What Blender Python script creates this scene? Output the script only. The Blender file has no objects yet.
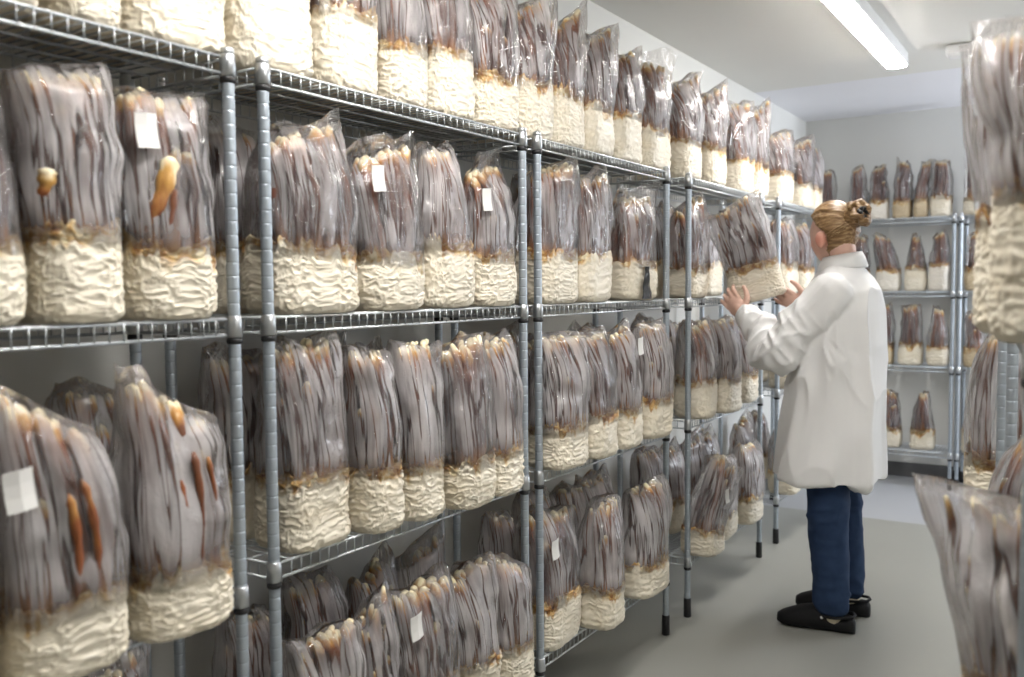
import bpy, math, random
import numpy as np
from mathutils import Vector, Matrix

SC = bpy.context.scene
COL = SC.collection
PI = math.pi

# ------------------------------------------------------------------ helpers
def tag(o, label=None, cat=None, group=None, kind=None):
    if label: o['label'] = label
    if cat: o['category'] = cat
    if group: o['group'] = group
    if kind: o['kind'] = kind
    return o

def empty(name, loc=(0, 0, 0), rz=0.0):
    o = bpy.data.objects.new(name, None)
    o.empty_display_size = 0.05
    COL.objects.link(o)
    o.location = loc
    o.rotation_euler = (0, 0, rz)
    return o

def link_mesh(name, me, mat=None, parent=None):
    o = bpy.data.objects.new(name, me)
    COL.objects.link(o)
    if mat is not None and len(me.materials) == 0:
        me.materials.append(mat)
    if parent is not None:
        o.parent = parent
    return o

def mesh_from(name, V, F, smooth=True, attrs=None):
    me = bpy.data.meshes.new(name)
    if isinstance(V, np.ndarray):
        V = V.tolist()
    me.from_pydata(V, [], F)
    if smooth:
        me.polygons.foreach_set('use_smooth', [True] * len(me.polygons))
    for k, a in (attrs or {}).items():
        at = me.attributes.new(k, 'FLOAT', 'POINT')
        at.data.foreach_set('value', np.asarray(a, dtype=np.float32))
    me.update()
    return me

class MB:
    """collects simple shapes and links them as one mesh object"""
    def __init__(s):
        s.V, s.F = [], []
    def add(s, V, F):
        b = len(s.V)
        s.V += [tuple(v) for v in V]
        s.F += [tuple(b + i for i in f) for f in F]
    def box(s, c, d, bev=0.0):
        x, y, z = (d[0] / 2, d[1] / 2, d[2] / 2)
        if bev <= 0:
            V = [(c[0] + i * x, c[1] + j * y, c[2] + k * z) for i in (-1, 1) for j in (-1, 1) for k in (-1, 1)]
            s.add(V, [(0, 1, 3, 2), (4, 6, 7, 5), (0, 4, 5, 1), (2, 3, 7, 6), (0, 2, 6, 4), (1, 5, 7, 3)])
        else:
            e = bev
            prof = [(x, y - e), (x - e, y), (-x + e, y), (-x, y - e), (-x, -y + e), (-x + e, -y), (x - e, -y), (x, -y + e)]
            V = []
            for zz, q in ((-z, e), (-z + e, 0), (z - e, 0), (z, e)):
                fx, fy = (x - q) / x, (y - q) / y
                V += [(c[0] + p[0] * fx, c[1] + p[1] * fy, c[2] + zz) for p in prof]
            F = []
            for r in range(3):
                for i in range(8):
                    j = (i + 1) % 8
                    F.append((r * 8 + i, r * 8 + j, r * 8 + 8 + j, r * 8 + 8 + i))
            F.append(tuple(range(7, -1, -1)))
            F.append(tuple(range(24, 32)))
            s.add(V, F)
    def tube(s, pts, r, n=6, cap=True):
        pts = [Vector(p) for p in pts]
        m = len(pts)
        rs = r if isinstance(r, (list, tuple)) else [r] * m
        t0 = (pts[1] - pts[0]).normalized()
        up = Vector((0, 0, 1)) if abs(t0.z) < 0.9 else Vector((1, 0, 0))
        u = t0.cross(up).normalized()
        V = []
        for i, p in enumerate(pts):
            t = (pts[min(i + 1, m - 1)] - pts[max(i - 1, 0)]).normalized()
            u = (u - t * u.dot(t)).normalized()
            w = t.cross(u)
            for k in range(n):
                a = 2 * PI * k / n
                V.append(p + (u * math.cos(a) + w * math.sin(a)) * rs[i])
        F = []
        for i in range(m - 1):
            for k in range(n):
                k2 = (k + 1) % n
                F.append((i * n + k, i * n + k2, (i + 1) * n + k2, (i + 1) * n + k))
        if cap:
            F.append(tuple(range(n - 1, -1, -1)))
            F.append(tuple((m - 1) * n + k for k in range(n)))
        s.add(V, F)
    def lathe(s, prof, c=(0, 0, 0), n=14):
        V, F = [], []
        for r, z in prof:
            for k in range(n):
                a = 2 * PI * k / n
                V.append((c[0] + r * math.cos(a), c[1] + r * math.sin(a), c[2] + z))
        m = len(prof)
        for i in range(m - 1):
            for k in range(n):
                k2 = (k + 1) % n
                F.append((i * n + k, i * n + k2, (i + 1) * n + k2, (i + 1) * n + k))
        F.append(tuple(range(n - 1, -1, -1)))
        F.append(tuple((m - 1) * n + k for k in range(n)))
        s.add(V, F)
    def mesh(s, name, smooth=False):
        return mesh_from(name, s.V, s.F, smooth)
    def build(s, name, mat, parent=None, smooth=False):
        return link_mesh(name, s.mesh(name, smooth), mat, parent)

# value noise on numpy points, result 0..1
def vnoise(P, seed=0):
    P = np.asarray(P, dtype=np.float64)
    I = np.floor(P).astype(np.int64)
    f = P - I
    f = f * f * (3 - 2 * f)
    out = np.zeros(len(P))
    for dx in (0, 1):
        for dy in (0, 1):
            for dz in (0, 1):
                h = ((I[:, 0] + dx) * 374761393 + (I[:, 1] + dy) * 668265263 + (I[:, 2] + dz) * 2147483647 + seed * 974634777) & 0xFFFFFFFF
                h = ((h ^ (h >> 13)) * 1274126177) & 0xFFFFFFFF
                h = h ^ (h >> 16)
                v = (h & 0xFFFF) / 65535.0
                wx = f[:, 0] if dx else 1 - f[:, 0]
                wy = f[:, 1] if dy else 1 - f[:, 1]
                wz = f[:, 2] if dz else 1 - f[:, 2]
                out += v * wx * wy * wz
    return out

# ------------------------------------------------------------------ materials
class NT:
    def __init__(s, name):
        s.m = bpy.data.materials.new(name)
        s.m.use_nodes = True
        s.t = s.m.node_tree
        s.t.nodes.clear()
        s.out = s.n('ShaderNodeOutputMaterial')
    def n(s, typ, **kw):
        nd = s.t.nodes.new(typ)
        for k, v in kw.items():
            if k.startswith('_'):
                setattr(nd, k[1:], v)
            else:
                key = k.replace('__', ' ')
                s.set(nd, key, v)
        return nd
    def set(s, nd, key, v):
        sock = nd.inputs[int(key[1:])] if key[0] == 'i' and key[1:].isdigit() else nd.inputs[key]
        if hasattr(v, 'node'):
            s.t.links.new(v, sock)
        elif hasattr(v, 'outputs'):
            s.t.links.new(v.outputs[0], sock)
        else:
            sock.default_value = v
    def ramp(s, fac, stops, interp='LINEAR'):
        nd = s.n('ShaderNodeValToRGB')
        nd.color_ramp.interpolation = interp
        el = nd.color_ramp.elements
        while len(el) < len(stops):
            el.new(0.5)
        for e, (p, c) in zip(el, stops):
            e.position = p
            e.color = (*c, 1) if len(c) == 3 else c
        s.set(nd, 'Fac', fac)
        return nd.outputs[0]
    def mixc(s, fac, a, b):
        nd = s.t.nodes.new('ShaderNodeMix')
        nd.data_type = 'RGBA'
        s.set(nd, 'i0', fac)
        for key, v in (('i6', a), ('i7', b)):
            if isinstance(v, tuple) and len(v) == 3:
                v = (*v, 1)
            s.set(nd, key, v)
        return nd.outputs[2]
    def math(s, op, a, b=0.0, clamp=False):
        nd = s.n('ShaderNodeMath', _operation=op, _use_clamp=clamp)
        s.set(nd, 'i0', a)
        s.set(nd, 'i1', b)
        return nd.outputs[0]
    def maprange(s, v, a, b, c, d):
        nd = s.n('ShaderNodeMapRange')
        for i, x in enumerate((v, a, b, c, d)):
            s.set(nd, 'i%d' % i, x)
        return nd.outputs[0]
    def coords(s, scale=(1, 1, 1), rand=True):
        """object coordinates, shifted per object so that copies differ"""
        tc = s.n('ShaderNodeTexCoord').outputs['Object']
        if rand:
            oi = s.n('ShaderNodeObjectInfo').outputs['Random']
            tc2 = s.n('ShaderNodeVectorMath', _operation='ADD')
            s.set(tc2, 'i0', tc)
            cb = s.n('ShaderNodeCombineXYZ')
            s.set(cb, 'X', s.math('MULTIPLY', oi, 17.0))
            s.set(cb, 'Y', s.math('MULTIPLY', oi, 5.0))
            s.set(cb, 'Z', s.math('MULTIPLY', oi, 9.0))
            s.set(tc2, 'i1', cb)
            tc = tc2.outputs[0]
        mp = s.n('ShaderNodeMapping')
        mp.inputs['Scale'].default_value = scale
        s.set(mp, 'Vector', tc)
        return mp.outputs[0]
    def noise(s, vec, scale, detail=3, rough=0.5, dist=0.0):
        nd = s.n('ShaderNodeTexNoise')
        s.set(nd, 'Vector', vec)
        s.set(nd, 'Scale', scale)
        s.set(nd, 'Detail', detail)
        s.set(nd, 'Roughness', rough)
        s.set(nd, 'Distortion', dist)
        return nd.outputs[0]
    def attr(s, name):
        nd = s.n('ShaderNodeAttribute')
        nd.attribute_name = name
        return nd.outputs['Fac']
    def bump(s, h, strength=0.3, dist=0.01):
        nd = s.n('ShaderNodeBump')
        s.set(nd, 'Strength', strength)
        s.set(nd, 'Distance', dist)
        s.set(nd, 'Height', h)
        return nd.outputs[0]
    def pbr(s, col, rough=0.5, metal=0.0, normal=None, spec=0.5, **kw):
        b = s.n('ShaderNodeBsdfPrincipled')
        if isinstance(col, tuple) and len(col) == 3:
            col = (*col, 1)
        s.set(b, 'Base Color', col)
        s.set(b, 'Roughness', rough)
        s.set(b, 'Metallic', metal)
        s.set(b, 'Specular IOR Level', spec)
        if normal is not None:
            s.set(b, 'Normal', normal)
        for k, v in kw.items():
            s.set(b, k.replace('_', ' '), v)
        s.t.links.new(b.outputs[0], s.out.inputs[0])
        return s.m

def simple(name, col, rough=0.5, metal=0.0, nscale=40, var=0.12, bump=0.0, spec=0.5):
    t = NT(name)
    v = t.coords(rand=False)
    nz = t.noise(v, nscale, 3)
    dark = tuple(c * (1 - var) for c in col)
    lite = tuple(min(1, c * (1 + var * 0.6)) for c in col)
    c = t.mixc(nz, dark, lite)
    nm = t.bump(nz, bump, 0.002) if bump else None
    return t.pbr(c, rough, metal, nm, spec)

M = {}
M['steel'] = simple('zinc_wire', (0.56, 0.59, 0.61), 0.40, 0.75, 90, 0.15)
M['post'] = simple('zinc_post', (0.42, 0.47, 0.52), 0.38, 0.65, 60, 0.18)
M['collar'] = simple('cast_collar', (0.55, 0.57, 0.59), 0.35, 1.0, 60, 0.1)
M['black'] = simple('black_plastic', (0.012, 0.012, 0.013), 0.45)
M['paper'] = simple('white_paper', (0.80, 0.79, 0.77), 0.8, 0, 30, 0.05)
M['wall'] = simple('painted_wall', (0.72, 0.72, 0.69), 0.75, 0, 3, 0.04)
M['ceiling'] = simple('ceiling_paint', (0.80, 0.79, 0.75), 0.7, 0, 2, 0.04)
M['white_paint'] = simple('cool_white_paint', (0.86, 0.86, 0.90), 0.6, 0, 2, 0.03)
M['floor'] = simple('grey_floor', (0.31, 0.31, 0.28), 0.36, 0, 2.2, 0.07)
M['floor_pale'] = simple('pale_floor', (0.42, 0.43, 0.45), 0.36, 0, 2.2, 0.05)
M['baseboard'] = simple('dark_skirting', (0.10, 0.10, 0.10), 0.5)
M['lamp_body'] = simple('lamp_body', (0.85, 0.85, 0.85), 0.4, 0, 10, 0.03)

def emit(name, col, k):
    t = NT(name)
    e = t.n('ShaderNodeEmission')
    e.inputs[0].default_value = (*col, 1)
    e.inputs[1].default_value = k
    t.t.links.new(e.outputs[0], t.out.inputs[0])
    return t.m

# mycelium block: cream, creased, browning towards its torn rim
def mat_block(name, pale, ochre, tint):
    t = NT(name)
    v = t.coords((1, 1, 2.4))
    big = t.noise(v, 9, 3, 0.6)
    rid = t.n('ShaderNodeTexNoise')
    rid.noise_type = 'RIDGED_MULTIFRACTAL'
    t.set(rid, 'Vector', v)
    t.set(rid, 'Scale', 30)
    t.set(rid, 'Detail', 3)
    t.set(rid, 'Roughness', 0.55)
    t.set(rid, 'Distortion', 0.7)
    rf = t.maprange(rid.outputs[0], 0.2, 1.6, 0, 1)
    c = t.mixc(t.maprange(big, 0.42, 0.75, 0, tint), pale, ochre)
    c = t.mixc(t.maprange(rid.outputs[0], 0.75, 0.25, 0, 0.35), c, (0.68, 0.58, 0.42))
    specks = t.maprange(t.noise(v, 55, 2), 0.70, 0.76, 0, 0.55)
    c = t.mixc(specks, c, (0.30, 0.16, 0.06))
    rim = t.attr('rim')
    rn = t.noise(t.coords((1, 1, 1)), 38, 4, 0.65)
    rcol = t.ramp(rn, [(0.32, (0.12, 0.040, 0.014)), (0.42, (0.34, 0.15, 0.04)), (0.53, (0.56, 0.36, 0.14)), (0.64, (0.78, 0.68, 0.46))])
    k = t.maprange(t.math('ADD', rim, t.math('MULTIPLY', t.math('SUBTRACT', rn, 0.5), 1.2)), 0.28, 0.55, 0, 1)
    c = t.mixc(k, c, rcol)
    nm = t.bump(rf, 0.9, 0.006)
    b = t.pbr(c, 0.42, 0, nm, 0.45)
    for nd in t.t.nodes:
        if nd.type == 'BSDF_PRINCIPLED':
            nd.inputs['Subsurface Weight'].default_value = 0.0
    return b
M['block'] = mat_block('mycelium_block', (0.87, 0.825, 0.715), (0.72, 0.62, 0.44), 0.5)
M['block_white'] = mat_block('white_block', (0.84, 0.82, 0.78), (0.76, 0.70, 0.60), 0.3)
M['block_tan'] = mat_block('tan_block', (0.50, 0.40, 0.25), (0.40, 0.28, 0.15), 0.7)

# antler: ochre foot, purple brown stem, cream tip
def mat_antler():
    t = NT('antler')
    a = t.attr('along')
    v = t.coords((1, 1, 0.25))
    nz = t.noise(v, 60, 3)
    al = t.math('ADD', a, t.math('MULTIPLY', t.math('SUBTRACT', nz, 0.5), 0.16))
    oi = t.n('ShaderNodeObjectInfo').outputs['Random']
    c1 = t.ramp(al, [(0.0, (0.46, 0.25, 0.08)), (0.10, (0.24, 0.10, 0.03)), (0.20, (0.085, 0.038, 0.034)), (0.70, (0.095, 0.045, 0.040)),
                     (0.86, (0.16, 0.055, 0.022)), (0.925, (0.50, 0.24, 0.06)), (0.965, (0.84, 0.74, 0.50))])
    c2 = t.ramp(al, [(0.0, (0.50, 0.30, 0.10)), (0.12, (0.30, 0.12, 0.03)), (0.30, (0.17, 0.058, 0.028)), (0.72, (0.17, 0.060, 0.030)),
                     (0.86, (0.26, 0.080, 0.025)), (0.93, (0.62, 0.36, 0.10)), (0.98, (0.86, 0.79, 0.58))])
    c = t.mixc(t.maprange(oi, 0.3, 0.9, 0, 1), c1, c2)
    return t.pbr(c, 0.38, 0, t.bump(nz, 0.3, 0.004), 0.4)
M['antler'] = mat_antler()

# condensation-fogged bag film
def mat_film(name, lo, hi, clear=0.92, fogcol=(0.79, 0.755, 0.76)):
    t = NT(name)
    oz = t.n('ShaderNodeSeparateXYZ')
    t.set(oz, 'Vector', t.n('ShaderNodeTexCoord').outputs['Object'])
    rn = t.n('ShaderNodeObjectInfo').outputs['Random']
    def film_space(zs):
        cb = t.n('ShaderNodeCombineXYZ')
        t.set(cb, 'X', t.math('ADD', t.attr('film_u'), t.math('MULTIPLY', rn, 31.0)))
        t.set(cb, 'Y', t.attr('film_v'))
        t.set(cb, 'Z', t.math('ADD', t.math('MULTIPLY', oz.outputs['Z'], zs), t.math('MULTIPLY', rn, 7.0)))
        return cb.outputs[0]
    st = t.noise(film_space(0.075), 50, 2, 0.5, 0.0)
    run = t.maprange(t.math('ABSOLUTE', t.math('SUBTRACT', st, 0.5), 0), 0.008, 0.046, 1, 0)
    st2 = t.noise(film_space(0.10), 95, 2, 0.5)
    bl = t.noise(t.coords((1, 1, 0.5)), 12, 3)
    f = t.maprange(t.math('ADD', t.math('MULTIPLY', bl, 0.62), t.math('MULTIPLY', st2, 0.38)), 0.38, 0.60, lo, hi)
    f = t.math('MULTIPLY', f, t.math('SUBTRACT', 1.0, t.math('MULTIPLY', run, clear)))
    f = t.math('MULTIPLY', f, t.attr('fog'))
    bn = t.noise(t.coords((1, 1, 0.4)), 38, 3, 0.55, 0.8)
    drops = t.n('ShaderNodeTexVoronoi')
    t.set(drops, 'Vector', t.coords())
    t.set(drops, 'Scale', 170)
    dp = t.maprange(drops.outputs[0], 0.0, 0.32, 1, 0)
    hgt = t.math('ADD', bn, t.math('MULTIPLY', dp, 0.25))
    nm = t.bump(hgt, 0.8, 0.008)
    dif = t.n('ShaderNodeBsdfDiffuse')
    dif.inputs[0].default_value = (*fogcol, 1)
    trl = t.n('ShaderNodeBsdfTranslucent')
    trl.inputs[0].default_value = (*fogcol, 1)
    t.set(dif, 'Normal', nm)
    m1 = t.n('ShaderNodeMixShader')
    t.set(m1, 'i0', 0.35)
    t.set(m1, 'i1', dif)
    t.set(m1, 'i2', trl)
    tr = t.n('ShaderNodeBsdfTransparent')
    tr.inputs[0].default_value = (0.97, 0.96, 0.95, 1)
    m2 = t.n('ShaderNodeMixShader')
    t.set(m2, 'i0', f)
    t.set(m2, 'i1', tr)
    t.set(m2, 'i2', m1)
    gl = t.n('ShaderNodeBsdfGlossy')
    gl.inputs[0].default_value = (1, 1, 1, 1)
    gl.inputs['Roughness'].default_value = 0.13
    t.set(gl, 'Normal', nm)
    fr = t.n('ShaderNodeFresnel')
    fr.inputs[0].default_value = 1.42
    t.set(fr, 'Normal', nm)
    m3 = t.n('ShaderNodeMixShader')
    t.set(m3, 'i0', t.math('MULTIPLY', fr, 0.9))
    t.set(m3, 'i1', m2)
    t.set(m3, 'i2', gl)
    t.t.links.new(m3.outputs[0], t.out.inputs[0])
    return t.m
M['film'] = mat_film('fogged_film', 0.34, 0.76)
M['film_mid'] = mat_film('half_fogged_film', 0.18, 0.64)
M['film_thin'] = mat_film('thin_film', 0.05, 0.36)
M['film_clear'] = mat_film('clear_film', 0.08, 0.52)

# ------------------------------------------------------------------ room
XL, YB, ZC = -1.77, 6.78, 2.52
XR, YF = 1.45, -1.9
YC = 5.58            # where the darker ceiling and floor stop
def plate(name, a, b, mat):
    m = MB()
    c = [(a[i] + b[i]) / 2 for i in range(3)]
    d = [abs(b[i] - a[i]) for i in range(3)]
    m.box(c, d)
    return tag(m.build(name, mat), kind='structure')
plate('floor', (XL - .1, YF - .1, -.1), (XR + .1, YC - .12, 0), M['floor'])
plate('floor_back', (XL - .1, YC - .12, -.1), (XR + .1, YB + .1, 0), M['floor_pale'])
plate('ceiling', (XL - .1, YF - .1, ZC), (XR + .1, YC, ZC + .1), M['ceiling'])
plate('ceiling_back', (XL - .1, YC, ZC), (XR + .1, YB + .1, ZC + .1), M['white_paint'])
plate('wall_left', (XL - .1, YF - .1, 0), (XL, YB + .1, ZC), M['wall'])
plate('wall_back', (XL, YB, 0), (XR + .1, YB + .1, ZC), M['wall'])
WY0, WY1, WZ0, WZ1 = 5.72, 6.66, .95, 2.36
w_ = MB()
for (ya, yb, za, zb) in ((YF - .1, WY0, 0, ZC), (WY1, YB, 0, ZC), (WY0, WY1, 0, WZ0), (WY0, WY1, WZ1, ZC)):
    w_.box((XR + .05, (ya + yb) / 2, (za + zb) / 2), (.1, yb - ya, zb - za))
tag(w_.build('wall_right', M['wall']), kind='structure')
w_ = MB()
for (ya, yb, za, zb) in ((WY0, WY0 + .05, WZ0, WZ1), (WY1 - .05, WY1, WZ0, WZ1), (WY0 + .05, WY1 - .05, WZ0, WZ0 + .05), (WY0 + .05, WY1 - .05, WZ1 - .05, WZ1)):
    w_.box((XR + .05, (ya + yb) / 2, (za + zb) / 2), (.06, yb - ya, zb - za))
tag(w_.build('window_1', M['lamp_body']), kind='structure')
plate('wall_front', (XL, YF - .1, 0), (XR, YF, ZC), M['wall'])
plate('baseboard_back', (XL, YB - .012, 0), (XR, YB, .10), M['baseboard'])
plate('baseboard_left', (XL, YF, 0), (XL + .012, YB - .012, .10), M['baseboard'])

def lamp(label, x, y0, y1, mat, w=.11):
    t = empty('ceiling_lamp', (x, (y0 + y1) / 2, ZC))
    tag(t, label, 'lamp')
    L = y1 - y0
    m = MB(); m.box((0, 0, -.0325), (w, L, .065), .006)
    m.build('lamp_housing', M['lamp_body'], t)
    m = MB()
    h = w / 2 - .004
    prof = [(-h, -.0655), (-h * .8, -.0735), (-h * .35, -.078), (h * .35, -.078), (h * .8, -.0735), (h, -.0655)]
    V = [(px, yy, pz) for yy in (-L / 2 + .004, L / 2 - .004) for px, pz in prof]
    F = [(i, (i + 1) % 6, 6 + (i + 1) % 6, 6 + i) for i in range(6)] + [tuple(range(5, -1, -1)), tuple(range(6, 12))]
    m.add(V, F)
    m.build('lamp_diffuser', mat, t)
    for s in (-1, 1):
        m = MB(); m.box((0, s * (L / 2 + .006), -.035), (w * .96, .012, .07), .004)
        m.build('end_cap', M['lamp_body'], t)
    return t
LAMP_K, COOL_K = 64.0, 42.0
M['tube'] = emit('lit_diffuser', (1.0, 0.97, 0.935), LAMP_K)
M['tube_cool'] = emit('lit_cool_diffuser', (0.80, 0.86, 1.0), COOL_K)
lamp('long white ceiling lamp over the aisle, seen above the woman', -.865, 3.55, 5.05, M['tube'])
lamp('long white ceiling lamp over the aisle near the entrance', -.78, .60, 2.10, M['tube'])
lamp('long white ceiling lamp over the far side of the close racks', .80, .8, 2.3, M['tube'])

v = empty('ceiling_vent', (-.565, 5.06, ZC))
tag(v, 'small white boxed vent on the ceiling beyond the long lamp', 'vent')
m = MB(); m.box((0, 0, -.025), (.14, .10, .05), .008); m.build('vent_box', M['lamp_body'], v)
m = MB()
for i in range(5):
    m.box((0, -.036 + .018 * i, -.052), (.115, .010, .004))
m.build('grille', M['lamp_body'], v)

# ------------------------------------------------------------------ wire racks
_cache = {}
def post_mesh(H):
    if ('p', H) not in _cache:
        m = MB()
        prof = [(.0117, .03)]
        z = .05
        while z < H - .02:
            prof += [(.0117, z - .0042), (.0117, z - .0016), (.0110, z - .0007), (.0110, z + .0007), (.0117, z + .0016), (.0117, z + .0042)]
            z += .0254
        prof.append((.0117, H - .004))
        m.lathe(prof, n=14)
        _cache['p', H] = m.mesh('post', True)
    return _cache['p', H]
def small(key, prof, n=14):
    if key not in _cache:
        m = MB(); m.lathe(prof, n=n); _cache[key] = m.mesh(key, True)
    return _cache[key]
def shelf_mesh(L, D):
    k = ('s', L, D)
    if k not in _cache:
        m = MB()
        hz = .030
        x0, x1 = -L / 2 + .018, L / 2 - .018
        for y in (0.0, D):
            m.tube([(x0, y, 0), (x1, y, 0)], .0032, 7)
            m.tube([(x0, y, -hz), (x1, y, -hz)], .0032, 7)
            n = int(round((x1 - x0) / .027))
            for i in range(1, n):
                x = x0 + (x1 - x0) * i / n
                m.tube([(x, y - .002, .001), (x, y - .002, -hz)], .0015, 5)
        for x in (-L / 2, L / 2):
            m.tube([(x, .018, 0), (x, D - .018, 0)], .0032, 7)
            m.tube([(x, .018, -hz), (x, D - .018, -hz)], .0032, 7)
            n = int(round((D - .036) / .027))
            for i in range(1, n):
                y = .018 + (D - .036) * i / n
                m.tube([(x, y, 0), (x, y, -hz)], .0015, 5)
        n = int(round((x1 - x0) / .0235))
        for i in range(1, n):
            x = x0 + (x1 - x0) * i / n
            m.tube([(x, 0, .0022), (x, D, .0022)], .0019, 5)
        for y in (D * .28, D * .52, D * .76):
            m.tube([(-L / 2, y, -.0035), (L / 2, y, -.0035)], .0028, 6)
        _cache[k] = m.mesh('wire_shelf', True)
    return _cache[k]

RACK_GROUP = 'wire shelving racks of grow bags'
def rack(label, loc, rz, L, D, levels, H=1.786):
    t = empty('wire_rack', loc, rz)
    tag(t, label, 'rack', RACK_GROUP)
    for x in (-L / 2, L / 2):
        for y in (0, D):
            p = link_mesh('post', post_mesh(H), M['post'], t)
            p.location = (x, y, 0)
            f = link_mesh('foot', small('foot', [(.0125, 0), (.0155, .003), (.0150, .075), (.0128, .078)]), M['black'], p)
            c = link_mesh('post_cap', small('post_cap', [(.0122, -.008), (.0128, -.004), (.0124, .003), (.006, .006)]), M['collar'], p)
            c.location = (0, 0, H)
    for z in levels:
        s = link_mesh('wire_shelf', shelf_mesh(L, D), M['steel'], t)
        s.location = (0, 0, z)
        for x in (-L / 2, L / 2):
            for y in (0, D):
                c = link_mesh('collar', small('collar', [(.0128, -.034), (.0158, -.032), (.0142, .005), (.0124, .007)]), M['collar'], s)
                c.location = (x, y, 0)
                r = link_mesh('clip_ring', small('clip_ring', [(.0126, -.046), (.0148, -.044), (.0148, -.036), (.0126, -.034)]), M['black'], s)
                r.location = (x, y, 0)
    return t
# ------------------------------------------------------------------ grow bags
def sgn_pow(c, e):
    return np.sign(c) * np.abs(c) ** e

class Bag:
    """one grow bag: cream mycelium block, fogged film above it, antlers growing inside"""
    def __init__(s, seed, w=.20, d=.155, hb=.15, ht=.41, lean=(0, 0), slant=.0, topw=1.0, fin=.05, rag=.017, n=11, res=2,
                 film='film', block='block', tilt=0.0, short=1.0, thick=.013, pinch=1.0, twist=0.0, flat=4.0, tip_r=.45):
        s.__dict__.update(locals())
        s.rng = np.random.RandomState(seed)
        s.ph = s.rng.uniform(0, 2 * PI, 4)
    # centre and half sizes of the film at height fraction t (0 block rim, 1 top edge)
    def centre(s, t):
        k = t ** 1.5
        wob = .006 * np.sin(t * 5 + s.ph[0])
        return s.lean[0] * k + wob * t, s.lean[1] * k
    def half(s, t):
        t = np.asarray(t, float)
        f0 = 1 - s.fin
        a = s.w / 2 * (1.0 + (s.topw - 1) * t ** (1.2 / s.pinch) - .04 * np.sin(PI * np.minimum(1, t * 1.6)) * np.cos(s.ph[1]))
        b0 = s.d / 2
        q = np.clip(t / f0, 0, 1)
        b = b0 * (1 - q ** s.flat) + .030 * q ** s.flat
        b = np.where(t > f0, .030 * np.clip((1 - t) / max(s.fin, 1e-3), 0, 1) ** 1.2 + .0012, b)
        return a, b
    def turn(s, x, y, t):
        """the flattened top twists towards the aisle"""
        cx, cy = s.centre(t)
        w = s.twist * np.asarray(t, float) ** 1.4
        c, q = np.cos(w), np.sin(w)
        return cx + (x - cx) * c - (y - cy) * q, cy + (x - cx) * q + (y - cy) * c
    def block_mesh(s):
        nph, nz = ((210, 60), (110, 32), (48, 14))[2 - s.res]
        ph = np.linspace(0, 2 * PI, nph, endpoint=False)
        e = 2 / 3.4
        cx, cy = sgn_pow(np.cos(ph), e), sgn_pow(np.sin(ph), e)
        hz = s.hb
        ring = np.stack([np.cos(ph) * 2.2, np.sin(ph) * 2.2, np.zeros(nph) + s.seed * .37], 1)
        top = hz + (vnoise(ring * 1.3, s.seed) - .5) * s.rag * 2.4 + (vnoise(ring * 5, s.seed + 1) - .5) * s.rag * 1.6
        zz = np.linspace(0, 1, nz)
        Z = zz[:, None] * top[None, :]
        rs = .022
        prof = 1 - .16 * (1 - np.clip(Z / rs, 0, 1)) ** 2.2
        prof *= 1 + .02 * np.sin(PI * zz[:, None])
        X = cx[None, :] * s.w / 2 * prof
        Y = cy[None, :] * s.d / 2 * prof
        P = np.stack([X.ravel(), Y.ravel(), Z.ravel()], 1)
        Q = P + np.array([s.seed * .731, s.seed * .291, 0])
        nrm = np.stack([np.broadcast_to(np.cos(ph), Z.shape).ravel(), np.broadcast_to(np.sin(ph), Z.shape).ravel(), np.zeros(Z.size)], 1)
        lump = (vnoise(Q * 14, 1) - .5) * .010
        wq = Q * np.array([62, 62, 165.0])
        wq = wq + 1.6 * (np.stack([vnoise(Q * 40, 5), vnoise(Q * 40, 6), vnoise(Q * 40, 7)], 1) - .5)
        r1 = 1 - np.abs(2 * vnoise(wq, 2) - 1)
        r2 = 1 - np.abs(2 * vnoise(wq * 2.1, 3) - 1)
        wr = (r1 ** 3 - .3) * .0052 + (r2 ** 2 - .4) * .0016
        P = P + nrm * (lump + wr)[:, None]
        P[:, 2] = np.maximum(P[:, 2] + (vnoise(Q * 30, 9) - .5) * .006 * np.clip(P[:, 2] / .02, 0, 1), 0)
        rim = 1 - (top[None, :] - Z) / .042
        rim = np.clip(rim + (vnoise(Q * 24, 4).reshape(Z.shape) - .55) * .9, 0, 1) * (vnoise(ring * .9, s.seed + 3)[None, :] * .9 + .35)
        # top cap
        c0 = np.array([[0, 0, hz * .93]])
        mid = np.stack([cx * s.w * .3, cy * s.d * .3, np.full(nph, hz * .96) + (vnoise(ring * 4, s.seed + 8) - .5) * .02], 1)
        V = np.concatenate([P, mid, c0, [[0, 0, 0.0005]]])
        A = np.concatenate([np.clip(rim, 0, 1.2).ravel(), np.ones(nph), [1.0], [0.0]])
        F = []
        for i in range(nz):
            for k in range(nph):
                k2 = (k + 1) % nph
                F.append((i * nph + k, i * nph + k2, (i + 1) * nph + k2, (i + 1) * nph + k))
        ct, cb = nz * nph + nph, nz * nph + nph + 1
        for k in range(nph):
            k2 = (k + 1) % nph
            F.append((nz * nph + k, nz * nph + k2, ct))
            F.append((k2, k, cb))
        return mesh_from('substrate_block', V, F, True, {'rim': A})
    def film_mesh(s):
        nph, nz = ((110, 40), (72, 28), (40, 16))[2 - s.res]
        ph = np.linspace(0, 2 * PI, nph, endpoint=False)
        t = np.linspace(0, 1, nz) ** .9
        T, PHI = np.meshgrid(t, ph, indexing='ij')
        a, b = s.half(T)
        e = 2 / (3.2 - .6 * T)
        ux, uy = sgn_pow(np.cos(PHI), e), sgn_pow(np.sin(PHI), e)
        a = a + .004
        b = b + .004
        z0 = s.hb - .022
        z = z0 + T * (s.ht - z0)
        cx, cy = s.centre(T)
        X = cx + ux * a
        Y = cy + uy * b
        z = z + s.slant * ux * T ** 1.6
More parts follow.
